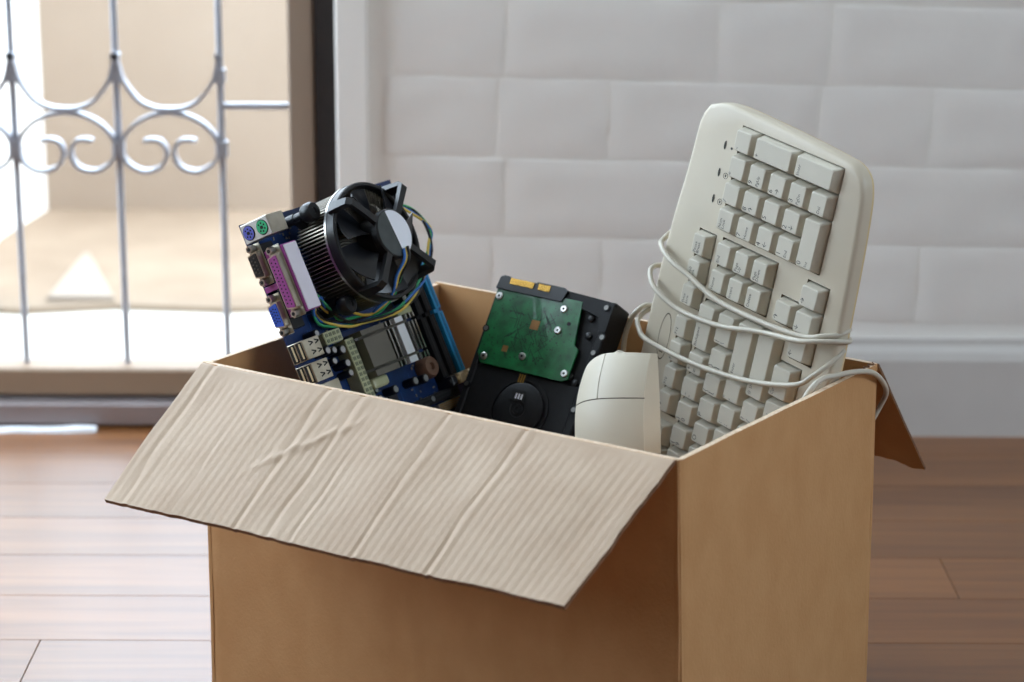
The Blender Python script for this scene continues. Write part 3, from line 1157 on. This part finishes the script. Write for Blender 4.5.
BX, BY = 200, 176
bm = bmesh.new()
prism(bm, [(-1, 0), (BX, 0), (BX, BY), (-1, BY)], -1.6, 0)
pcbb = mob('circuit_board', bm, PCB_B)
bm = bmesh.new()
rr = random.Random(5)
for k in range(240):
    x, y_ = rr.uniform(4, BX - 3), rr.uniform(4, BY - 3)
    w, h = rr.choice(((1.6, .8), (.8, 1.6), (2.2, 1.2), (1.2, 2.2)))
    box(bm, x, x + w, y_, y_ + h, 0, .7)
o = mob('surface_mount_parts', bm, mat('smd_parts', (70, 66, 62), .5, scale=500, rgb2=(160, 150, 132)), pcbb)
o['kind'] = 'stuff'
bm = bmesh.new()
for k in range(90):
    x, y_ = rr.uniform(60, BX - 6), rr.uniform(20, BY - 8)
    if rr.random() < .5:
        box(bm, x, x + rr.uniform(6, 22), y_, y_ + .35, 0, .05)
    else:
        box(bm, x, x + .35, y_, y_ + rr.uniform(6, 22), 0, .05)
o = mob('traces', bm, mat('pale_trace', (40, 92, 150), .4, var=.1), pcbb)
o['kind'] = 'stuff'
# rear ports: x along the edge, y = -n outside the edge, z away from the board
p = mob('keyboard_mouse_port', nbox(0, 14.2, -1.5, 16, .3, 27.5, bevel=.4), TIN)
mob('face_plate', nbox(.4, 13.8, -1.9, -1.3, .7, 27.1, bevel=.2), mat('pale_port_face', (206, 204, 200), .45, var=.02), p)
for z, m, nm in ((6.9, PS2B, 'socket'), (20.6, PS2G, 'socket')):
    bm = bmesh.new()
    ycyl(bm, 7.1, z, 4.9, -2.6, -1.0, 28)
    s = mob(nm, bm, m, p, smooth=True)
    bm = bmesh.new()
    ycyl(bm, 7.1, z, 5.5, -2.1, -1.2, 28)
    mob('socket_ring', bm, DARKHOLE, p)
    for k in range(6):
        a_ = PI / 2 + (k - 2.5) * PI / 3.4
        bm = bmesh.new()
        ycyl(bm, 7.1 + 3.0 * math.cos(a_), z + 3.0 * math.sin(a_), .7, -2.8, -2.0, 8)
        mob('pin_hole', bm, DARKHOLE, p)
    mob('key_slot', nbox(6.0, 8.2, -2.8, -2.0, z - 1.4, z + 1.2), DARKHOLE, p)


def dshape(bm, xc, zc, w, h, y0, y1, flip=False):
    """D-sub shell outline extruded along y"""
    s = 1.6 if not flip else -1.6
    pts = [(-w / 2 - s / 2 * 0 + s * .5, -h / 2), (w / 2 - s * .5, -h / 2), (w / 2 + s * .5, h / 2), (-w / 2 - s * .5, h / 2)]
    a = [bm.verts.new((xc + q[0], y0, zc + q[1])) for q in pts]
    b = [bm.verts.new((xc + q[0], y1, zc + q[1])) for q in pts]
    bm.faces.new(a)
    bm.faces.new(b[::-1])
    for i in range(4):
        bm.faces.new((a[i], a[(i + 1) % 4], b[(i + 1) % 4], b[i]))
    es = [bm.edges.get((a[i], b[i])) for i in range(4)]
    bmesh.ops.bevel(bm, geom=es, offset=1.2, segments=3, profile=.5, affect='EDGES')
    return bm


def dsub(name, xc, zc, flange, shell_w, shell_h, screw, insert, body, bodymat, holes):
    t = mob(name, nbox(xc - flange / 2, xc + flange / 2, -2.0, -1.2, zc - 6.2, zc + 6.2, bevel=.35), TIN)
    mob('housing', nbox(*body, bevel=.5), bodymat, t)
    mob('shell', dshape(bmesh.new(), xc, zc, shell_w, shell_h, -6.5, -1.5), TIN, t, smooth=True)
    mob('insert', dshape(bmesh.new(), xc, zc, shell_w - 1.8, shell_h - 1.8, -7.0, -2), insert, t, smooth=True)
    for s in (-1, 1):
        bm = bmesh.new()
        for i in range(6):
            pass
        ycyl(bm, xc + s * screw / 2, zc, 2.9, -7.5, -1.6, 6)
        nut = mob('jack_screw', bm, STEEL, t)
        bm = bmesh.new()
        ycyl(bm, xc + s * screw / 2, zc, 1.4, -7.8, -6, 10)
        mob('jack_hole', bm, DARKHOLE, t)
    for nrow, z, x0 in holes:
        for k in range(nrow):
            bm = bmesh.new()
            ycyl(bm, x0 + k * (2.76 if shell_w > 25 else 2.3), z, .62, -7.2, -6, 6)
            mob('pin_hole', bm, DARKHOLE, t)
    return t


ps = dsub('serial_port', 30.7, 5.8, 30.8, 18, 9.6, 25, BLACKP, (17, 44, -1.2, 12, .2, 12), BLACKP, ())
for nrow, z, x0 in ((5, 7.2, 25.2), (4, 4.4, 26.6)):
    for k in range(nrow):
        bm = bmesh.new()
        ycyl(bm, x0 + 2.76 * k, z, .5, -8, -6.5, 6)
        mob('pin', bm, CHIPSET, ps)
pv = dsub('video_port', 68.7, 5.8, 30.8, 17.5, 9.8, 25, VGAB, (55, 82, -1.2, 12, .2, 12), BLACKP, ((5, 8.0, 64.1), (5, 5.8, 63.4), (5, 3.6, 64.1)))
pp = dsub('parallel_port', 48.5, 22.6, 53, 39.5, 9.8, 47, PINK, (23.5, 73.5, -1.2, 14.5, 12.4, 30.5), PINK, ((13, 24.2, 31.9), (12, 20.8, 33.3)))
mob('housing_top', nbox(24.2, 73.0, -.2, 13.8, 30.4, 31.4, bevel=.4), PINK_SHEEN, pp)
mob('bracket_tail', nbox(47, 51.5, -2.4, -.9, 1.0, 17, bevel=.4), PINK, pp)
for x in (45.2, 52.2):
    pass


def usb(xc, tall=True):
    t = mob('usb_port', nbox(xc - 7.2, xc + 7.2, -2.5, 15.5, .3, 16, bevel=.3), TIN)
    for z in (4.4, 11.6):
        s = mob('opening', nbox(xc - 6.5, xc + 6.5, -2.9, -1, z - 2.7, z + 2.7), DARKHOLE, t)
        mob('tongue', nbox(xc - 5.6, xc + 5.6, -3.1, -1.2, z + .1, z + 1.7), mat('usb_tongue', (216, 196, 156), .5), t)
    for dx in (-3.6, 3.0):
        for dy in (3.5, 10):
            bm = bmesh.new()
            prism(bm, [(xc + dx - 1.9, dy), (xc + dx - .9, dy), (xc + dx, dy + 2.8), (xc + dx + .9, dy), (xc + dx + 1.9, dy), (xc + dx + .5, dy + 4.4), (xc + dx - .5, dy + 4.4)], 15.9, 16.2)
            mob('spring_tab', bm, DARKHOLE, t)
    return t


usb(98.5)
usb(115.5)
t = mob('network_port', nbox(125, 141, -2.5, 18.5, .3, 16.5, bevel=.3), TIN)
mob('opening', nbox(127, 139, -2.9, -1, 3, 13), DARKHOLE, t)
for k, m in enumerate((VGAB, PS2G, PINK)):
    bm = bmesh.new()
    ycyl(bm, 152, 6 + k * 12, 5, -3.5, 10, 20)
    t = mob('audio_jack', bm, m, smooth=True)
    bm = bmesh.new()
    ycyl(bm, 152, 6 + k * 12, 2, -3.7, -2, 12)
    mob('jack_hole', bm, DARKHOLE, t)

# processor cooler
FC = (43.5, 78.0)
bm = bmesh.new()
NF = 92
for k in range(NF):
    a_ = 2 * PI * k / NF
    ca, sa = math.cos(a_), math.sin(a_)
    bend = .10
    cb_, sb_ = math.cos(a_ + bend), math.sin(a_ + bend)
    pts = [(16, ca, sa), (31, ca, sa), (43.0, cb_, sb_)]
    th = .42
    lo = []
    for r, c_, s_ in pts:
        nx, ny = -s_ * th, c_ * th
        lo.append([bm.verts.new((FC[0] + r * c_ + q * nx, FC[1] + r * s_ + q * ny, z)) for q, z in ((-1, 9), (1, 9), (1, 43), (-1, 43))])
    for a2, b2 in zip(lo, lo[1:]):
        for i in range(4):
            bm.faces.new((a2[i], a2[(i + 1) % 4], b2[(i + 1) % 4], b2[i]))
    bm.faces.new(lo[0][::-1])
    bm.faces.new(lo[-1])
hs = mob('heatsink', bm, ALU)
bm = bmesh.new()
cyl(bm, FC, 17, .5, 43, 32)
mob('core', bm, ALU, hs, smooth=True)
bm = bmesh.new()
box(bm, 20, 67, 54, 102, 0, 4, bevel=.5)
mob('cpu_socket', bm, BLACKP)
bm = bmesh.new()
lathe(bm, [(44.6, 40), (44.6, 47.5), (43.8, 48.5), (41.8, 48.5), (41.0, 47.5), (41.0, 40)], 64, c=FC, cap=False)
ring = mob('fan_ring', bm, BLACKP, smooth=True)
bm = bmesh.new()
lathe(bm, [(44.7, 38.6), (45.0, 38.6), (45.0, 40.4), (44.7, 40.4)], 64, c=FC, cap=False)
mob('trim_band', bm, STEEL, ring, smooth=True)
for k in range(4):
    a_ = PI / 4 + k * PI / 2
    ca, sa = math.cos(a_), math.sin(a_)
    n_ = Vector((-sa, ca, 0))
    e_ = Vector((ca, sa, 0))
    c0 = Vector((FC[0], FC[1], 0))
    bm = bmesh.new()
    path = [(44.8, 44, 4.4, 2.6), (45.2, 52, 3.6, 2.2), (44.8, 60.5, 3.0, 2.0), (43.0, 63.0, 2.8, 2.0), (30, 63.0, 2.5, 1.9), (16, 62.8, 2.7, 1.9)]
    prev = None
    for i, (r, z, w, th) in enumerate(path):
        q0 = c0 + e_ * r + Vector((0, 0, z))
        nx_ = path[min(i + 1, len(path) - 1)]
        pv_ = path[max(i - 1, 0)]
        tg = (e_ * (nx_[0] - pv_[0]) + Vector((0, 0, nx_[1] - pv_[1]))).normalized()
        up_ = tg.cross(n_).normalized()
        rg = [bm.verts.new(q0 + n_ * w * s + up_ * th * t_) for s, t_ in ((-1, -1), (1, -1), (1, 1), (-1, 1))]
        if prev:
            for i2 in range(4):
                bm.faces.new((prev[i2], prev[(i2 + 1) % 4], rg[(i2 + 1) % 4], rg[i2]))
        else:
            bm.faces.new(rg[::-1])
        prev = rg
    bm.faces.new(prev)
    mob('fan_arm', bm, BLACKP)
    # push pin and its clip leg
    px, py = FC[0] + 50.5 * ca, FC[1] + 50.5 * sa
    bm = bmesh.new()
    lathe(bm, [(4, 1), (4, 14), (3.4, 14), (3.4, 23), (6.4, 24), (7.2, 26), (7.2, 31), (6, 33), (2.5, 33), (2.2, 32)], 24, c=(px, py))
    pn = mob('push_pin', bm, BLACKP, smooth=True)
    bm = bmesh.new()
    q0, q1 = c0 + e_ * 42, c0 + e_ * 50.5
    vv = []
    for q in (q0, q1):
        vv.append([bm.verts.new(q + n_ * 4 * s + Vector((0, 0, z))) for s, z in ((-1, 12), (1, 12), (1, 19), (-1, 19))])
    for i2 in range(4):
        bm.faces.new((vv[0][i2], vv[0][(i2 + 1) % 4], vv[1][(i2 + 1) % 4], vv[1][i2]))
    bm.faces.new(vv[0][::-1])
    bm.faces.new(vv[1])
    mob('pin_leg', bm, BLACKP, pn)
bm = bmesh.new()
lathe(bm, [(17.0, 43), (17.0, 58), (18.6, 59.5), (18.6, 64.2), (17.8, 65.0)], 48, c=FC)
hub = mob('fan_hub', bm, BLACKP, smooth=True)
for s, m in ((0, GREYSTK), (1, WHITESTK)):
    bm = bmesh.new()
    a0 = 0.10 + (0 if s else PI)
    vv = [(FC[0] + 17.2 * math.cos(a0 + PI * k / 24), FC[1] + 17.2 * math.sin(a0 + PI * k / 24)) for k in range(25)]
    prism(bm, vv, 65.0, 65.3)
    mob('hub_sticker', bm, m, hub)
for k in range(7):
    bm = bmesh.new()
    a0 = 2 * PI * k / 7
    nr, na = 5, 6
    V = []
    for i in range(nr + 1):
        r = 16.5 + (40 - 16.5) * i / nr
        rowv = []
        for j in range(na + 1):
            t = j / na
            a_ = a0 + t * .80 + .16 * i / nr
            z = 44 + 13 * t - 3.0 * math.sin(PI * t)
            rowv.append((bm.verts.new((FC[0] + r * math.cos(a_), FC[1] + r * math.sin(a_), z)),
                         bm.verts.new((FC[0] + r * math.cos(a_), FC[1] + r * math.sin(a_), z - 1.3))))
        V.append(rowv)
    for s in (0, 1):
        for i in range(nr):
            for j in range(na):
                bm.faces.new((V[i][j][s], V[i + 1][j][s], V[i + 1][j + 1][s], V[i][j + 1][s]))
    for i in range(nr):
        for j in (0, na):
            bm.faces.new((V[i][j][0], V[i + 1][j][0], V[i + 1][j][1], V[i][j][1]))
    for j in range(na):
        for i in (0, nr):
            bm.faces.new((V[i][j][0], V[i][j + 1][0], V[i][j + 1][1], V[i][j][1]))
    mob('fan_blade', bm, BLADE, hub, smooth=True)
# fan leads
WR = 1.1
for k, (m, dx, dz) in enumerate(((W_Y, 0, 0), (W_G, 2.1, .4), (W_B, -2.1, .2), (W_K, 1.0, 1.8))):
    rk = random.Random(k)
    j = lambda s: rk.uniform(-s, s)
    pts = [(56 + j(.5), 81 + dx, 66.5 + dz), (64, 78 + dx * 1.3, 66 + dz), (72, 74 + dx * 1.4, 58 + dz), (82 + j(2), 72 + dx, 48), (91 + j(2), 68 + j(4), 34), (90 + j(3), 62 + j(5), 22 + j(4)),
           (84 + j(5), 52 + j(4), 16 + j(4)), (76 + j(5), 40 + j(3), 14 + j(3)), (68 + j(4), 33 + j(3), 12 + j(3)), (70 + j(4), 30 + j(2), 8), (82 + j(3), 36 + j(3), 7 + j(2)), (92 + j(3), 52 + j(5), 9 + j(3)),
           (95 + j(3), 76 + j(4), 10 + j(3)), (96 + j(2), 104 + j(4), 14 + j(3)), (89 + j(3), 128 + j(3), 20 + j(2)), (76 + j(3), 141 + j(3), 25), (60 + j(3), 152 + j(3), 30), (46 + j(3), 158 + j(3), 32), (30 + j(2), 148 + j(2), 31), (20, 138, 24), (16, 132, 8)]
    bm = bmesh.new()
    tube(bm, pts, WR, 8, 5)
    mob('fan_wire', bm, m, smooth='all')

# chipset heatsink: bars across with two cross cuts
t = mob('chipset_heatsink', nbox(99.5, 135, 54.5, 122, 2, 9, bevel=.5), CHIPSET)
segs = [(99.5, 103.6), (105.6, 128.2), (130.2, 135)]
plates = [(55, 82.5, CHIPSET), (84.5, 86.0, CHROME), (89.5, 91.0, CHROME), (95.5, 105.0, mat('brushed_plate', (232, 234, 238), .38, metal=.5, var=.02)), (109.5, 110.7, CHROME), (113.6, 115.0, CHROME), (117.6, 119.0, CHROME)]
for x0, x1 in segs:
    for y0, y1, m in plates:
        mob('fin', nbox(x0, x1, y0, y1, 8, 20, bevel=.25), m, t)
for x0, x1 in segs:
    mob('fin', nbox(x0, x1, 92.5, 94.0, 8, 16), CHIPSET, t)
    mob('fin', nbox(x0, x1, 106.5, 108, 8, 16), CHIPSET, t)
# spring clip posts
for x, y_, m in ((139, 64, ATXM), (97, 118, ATXM)):
    bm = bmesh.new()
    box(bm, x - 4, x + 4, y_ - 10, y_ + 8, 8, 15, bevel=2.2, seg=2)
    mob('spring_clip', bm, m)
bm = bmesh.new()
lathe(bm, [(8.6, .5), (8.6, 8), (7.2, 10.5), (3.0, 10.5), (2.4, 8)], 28, c=(143.0, 128))
mob('choke', bm, BROWN, smooth=True)

# memory slots
DULLBLACK = mat('dull_black_plastic', (17, 17, 19), .65, var=.1, spec=.25)
for y_, m in ((141, DULLBLACK), (151.5, DULLBLACK), (162.5, SLOTB)):
    t = mob('memory_slot', nbox(16, 104, y_ - 3.4, y_ + 3.4, 0, 9, bevel=.3), m)
    mob('slot_body', nbox(107, 155, y_ - 3.4, y_ + 3.4, 0, 9, bevel=.3), m, t)
    mob('slot_base', nbox(14, 157, y_ - 3.2, y_ + 3.2, 0, 6), m, t)
    gm = DARKHOLE if m is DULLBLACK else mat('deep_blue_groove', (14, 92, 134), .6)
    mob('slot_groove', nbox(18, 103, y_ - .8, y_ + .8, 8.6, 9.15), gm, t)
    mob('slot_groove', nbox(108, 154, y_ - .8, y_ + .8, 8.6, 9.15), gm, t)
    for x in (11, 159):
        bm = bmesh.new()
        prism(bm, [(x - 3.6, y_ - 3.2), (x + 4.2, y_ - 3.2), (x + 4.2, y_ + 3.2), (x - 3.6, y_ + 3.2)], 0, 15.5, bevel=1.2)
        l = mob('latch', bm, CREAM if (y_ > 145 and x > 50) else BLACKP, t)
        mob('latch_lip', nbox(x - 1.4, x + 1.6, y_ - 4.6, y_ + 4.6, 11.5, 14.5, bevel=.4), CREAM if (y_ > 145 and x > 50) else BLACKP, t)
# power connectors
t = mob('power_connector', nbox(101.5, 152, 44.5, 54, 0, 12.5, bevel=.5), ATXM)
for i in range(12):
    for jx in range(2):
        x, y_ = 103.2 + i * 4.05, 45.8 + jx * 4.3
        mob('pin_socket', nbox(x, x + 2.6, y_, y_ + 2.8, 12.2, 12.9), mat('connector_socket', (112, 116, 92), .6), t)
t = mob('power_connector', nbox(91.5, 101.0, 25, 44, 0, 12.5, bevel=.5), ATXM)
for i in range(2):
    for jx in range(4):
        x, y_ = 92.8 + i * 4.2, 26.4 + jx * 4.3
        mob('pin_socket', nbox(x, x + 2.6, y_, y_ + 2.8, 12.2, 12.9), MATS['connector_socket'], t)
# electrolytic capacitors
for x, y_, r, h in ((104.2, 23.2, 3.2, 13), (105.6, 31, 3.0, 12), (107.5, 38.5, 3.4, 13), (117.8, 38.2, 3.3, 13), (125.2, 38.6, 3.0, 12), (103, 59.2, 3.2, 10), (137.5, 60.5, 2.6, 9), (143.8, 61, 2.6, 9), (150, 62, 2.6, 9),
                    (148.5, 79, 3.4, 11), (148.5, 103.5, 3.4, 11), (149.5, 115.6, 3.4, 11), (166, 117, 3.0, 9), (113, 31.5, 3.0, 8), (90, 20, 3.0, 12), (88, 128, 3.2, 10)):
    bm = bmesh.new()
    cyl(bm, (x, y_), r, 0, h, 20, bev=.5)
    t = mob('capacitor', bm, CAPSLEEVE, smooth=True)
    bm = bmesh.new()
    cyl(bm, (x, y_), r - .95, h - .3, h + .12, 20)
    c_ = mob('can_top', bm, CAPTOP, t)
# expansion slots
for x, m in ((163, BLACKP), (181, mat('pale_slot_plastic', (58, 56, 54), .5)), (192, BLACKP)):
    t = mob('expansion_slot', nbox(x, x + 7, 40, 150 if x < 185 else 92, 0, 8.5 if x < 175 else 7, bevel=.4), m)
    mob('slot_groove', nbox(x + 2.6, x + 4.4, 43, 147 if x < 185 else 89, 6.8, 8.6 if x < 175 else 7.1), DARKHOLE, t)
t = mob('drive_connector', nbox(171.5, 178.5, 121, 150, 0, 8, bevel=.3), TIN)
for k in range(4):
    mob('contact', nbox(172.3 + k * 1.6, 173.1 + k * 1.6, 122, 149, 8, 8.4), GOLD, t)
for x, y_, s in ((172, 70, 6), (156, 84, 5), (88, 118, 4), (160, 30, 7)):
    mob('chip', nbox(x - s, x + s, y_ - s, y_ + s, 0, 1.6, bevel=.3), CHIPM)

# ------------------------------------------------------------------ mouse
mx_ = Vector((.80, -.60, -.02))
my_ = Vector((-.02, .33, .94))
mx_ = (mx_ - my_ * mx_.dot(my_) / my_.dot(my_)).normalized()
my_ = my_.normalized()
mz_ = mx_.cross(my_)                                  # points towards the viewer
MSM = Matrix((mx_, my_, mz_)).transposed().to_4x4()
MSM.translation = Vector((.0735, 1.5600, .2405))
ms = thing('computer_mouse', 'beige two-button computer mouse standing upright beside the keyboard in the box', 'mouse', MSM)


def mouse_section(v, k=0.0):
    """half width and height of the body at length v in -1..1 (1 = button end)"""
    w = 27.5 * (1 - .05 * max(0, v) ** 2 - .06 * max(0, -v) ** 2)
    hgt = 21.5 * (1 - .62 * max(0, v) ** 2.4 - .50 * max(0, -v) ** 2.6)
    return w, hgt


MLEN = 54.0


def surf(u, v, lift=0.0):
    """u in -1..1 across, v in -1..1 along; top surface"""
    w, h = mouse_section(v)
    y_ = MLEN * v
    x = w * u
    crown = h - 6.0 * u * u - 1.5 * abs(u) ** 6
    # round the ends in plan: left front corner falls away
    y_ -= (1.5 * u * u + 7.0 * max(0, -u) ** 2.2) * max(0, v) - 8 * u * u * max(0, -v)
    return Vector((x, y_, crown + lift))


NU, NV = 28, 40


def shell_patch(u0, u1, v0, v1, top=0.0, bottom=-4.0, nu=14, nv=20):
    bm = bmesh.new()
    G = [[[bm.verts.new(surf(u0 + (u1 - u0) * i / nu, v0 + (v1 - v0) * j / nv, s)) for j in range(nv + 1)] for i in range(nu + 1)] for s in (bottom, top)]
    for s in (0, 1):
        for i in range(nu):
            for j in range(nv):
                bm.faces.new((G[s][i][j], G[s][i + 1][j], G[s][i + 1][j + 1], G[s][i][j + 1]))
    for i in range(nu):
        for j in (0, nv):
            bm.faces.new((G[0][i][j], G[0][i + 1][j], G[1][i + 1][j], G[1][i][j]))
    for j in range(nv):
        for i in (0, nu):
            bm.faces.new((G[0][i][j], G[0][i][j + 1], G[1][i][j + 1], G[1][i][j]))
    return bm


VB = .42
US = -.20
g_u, g_v = .012, .007
obj('palm_shell', shell_patch(-1, 1, -1, VB - g_v), MOUSEM, ms, MM, True)
obj('button', shell_patch(-1, US - g_u, VB + g_v, 1), MOUSEM, ms, MM, True)
obj('button', shell_patch(US + g_u, 1, VB + g_v, 1), MOUSEM, ms, MM, True)
# inner core closing the seams, and the lower side wall
bm = bmesh.new()
prevr = None
nv = 40
for j in range(nv + 1):
    v = -1 + 2 * j / nv
    rowp = [surf(-1 + 2 * i / 20, v, -.8) for i in range(21)]
    w, h = mouse_section(v)
    L_, R_ = rowp[0], rowp[-1]
    low = [Vector((R_.x + 1.2, R_.y, R_.z - 6)), Vector((R_.x + 1.0, R_.y, -6)), Vector((R_.x - 2, R_.y, -8.5)), Vector((L_.x + 2, L_.y, -8.5)), Vector((L_.x - 1.0, L_.y, -6)), Vector((L_.x - 1.2, L_.y, L_.z - 6))]
    ringv = [bm.verts.new(q) for q in rowp + low]
    if prevr:
        n = len(ringv)
        for i in range(n):
            f = bm.faces.new((prevr[i], prevr[(i + 1) % n], ringv[(i + 1) % n], ringv[i]))
            f.material_index = 1 if i < 20 else 0
    else:
        bm.faces.new(ringv[::-1])
    prevr = ringv
bm.faces.new(prevr)
obj('side_shell', bm, [MOUSE_SIDE, SEAM], ms, MM, True)
bm = bmesh.new()
tube(bm, [(-4, 46, 0), (-5, 53, -4), (-6, 54, -14), (-7, 44, -24), (-8, 20, -30), (-8, -20, -32)], 2.0, 8, 6)
obj('cord', bm, CORD, ms, MM, 'all')

# ------------------------------------------------------------------ power supply at the bottom of the box
PSUW = Matrix.Translation((-.012, 1.618, .0048)) @ Matrix.Rotation(math.atan2(B.y - A.y, B.x - A.x), 4, 'Z')
psu = thing('power_supply', 'grey metal power supply unit at the bottom of the cardboard box', 'power supply', PSUW)
obj('case', nbox(-.075, .075, -.04, .04, 0, .146, bevel=.001), PSUM, psu)
bm = bmesh.new()
for k in range(6):
    lathe(bm, [(6 + k * 6, 145.5), (7 + k * 6, 145.5), (7 + k * 6, 147), (6 + k * 6, 147)], 32, cap=False)
obj('fan_guard', bm, STEEL, psu, MM)
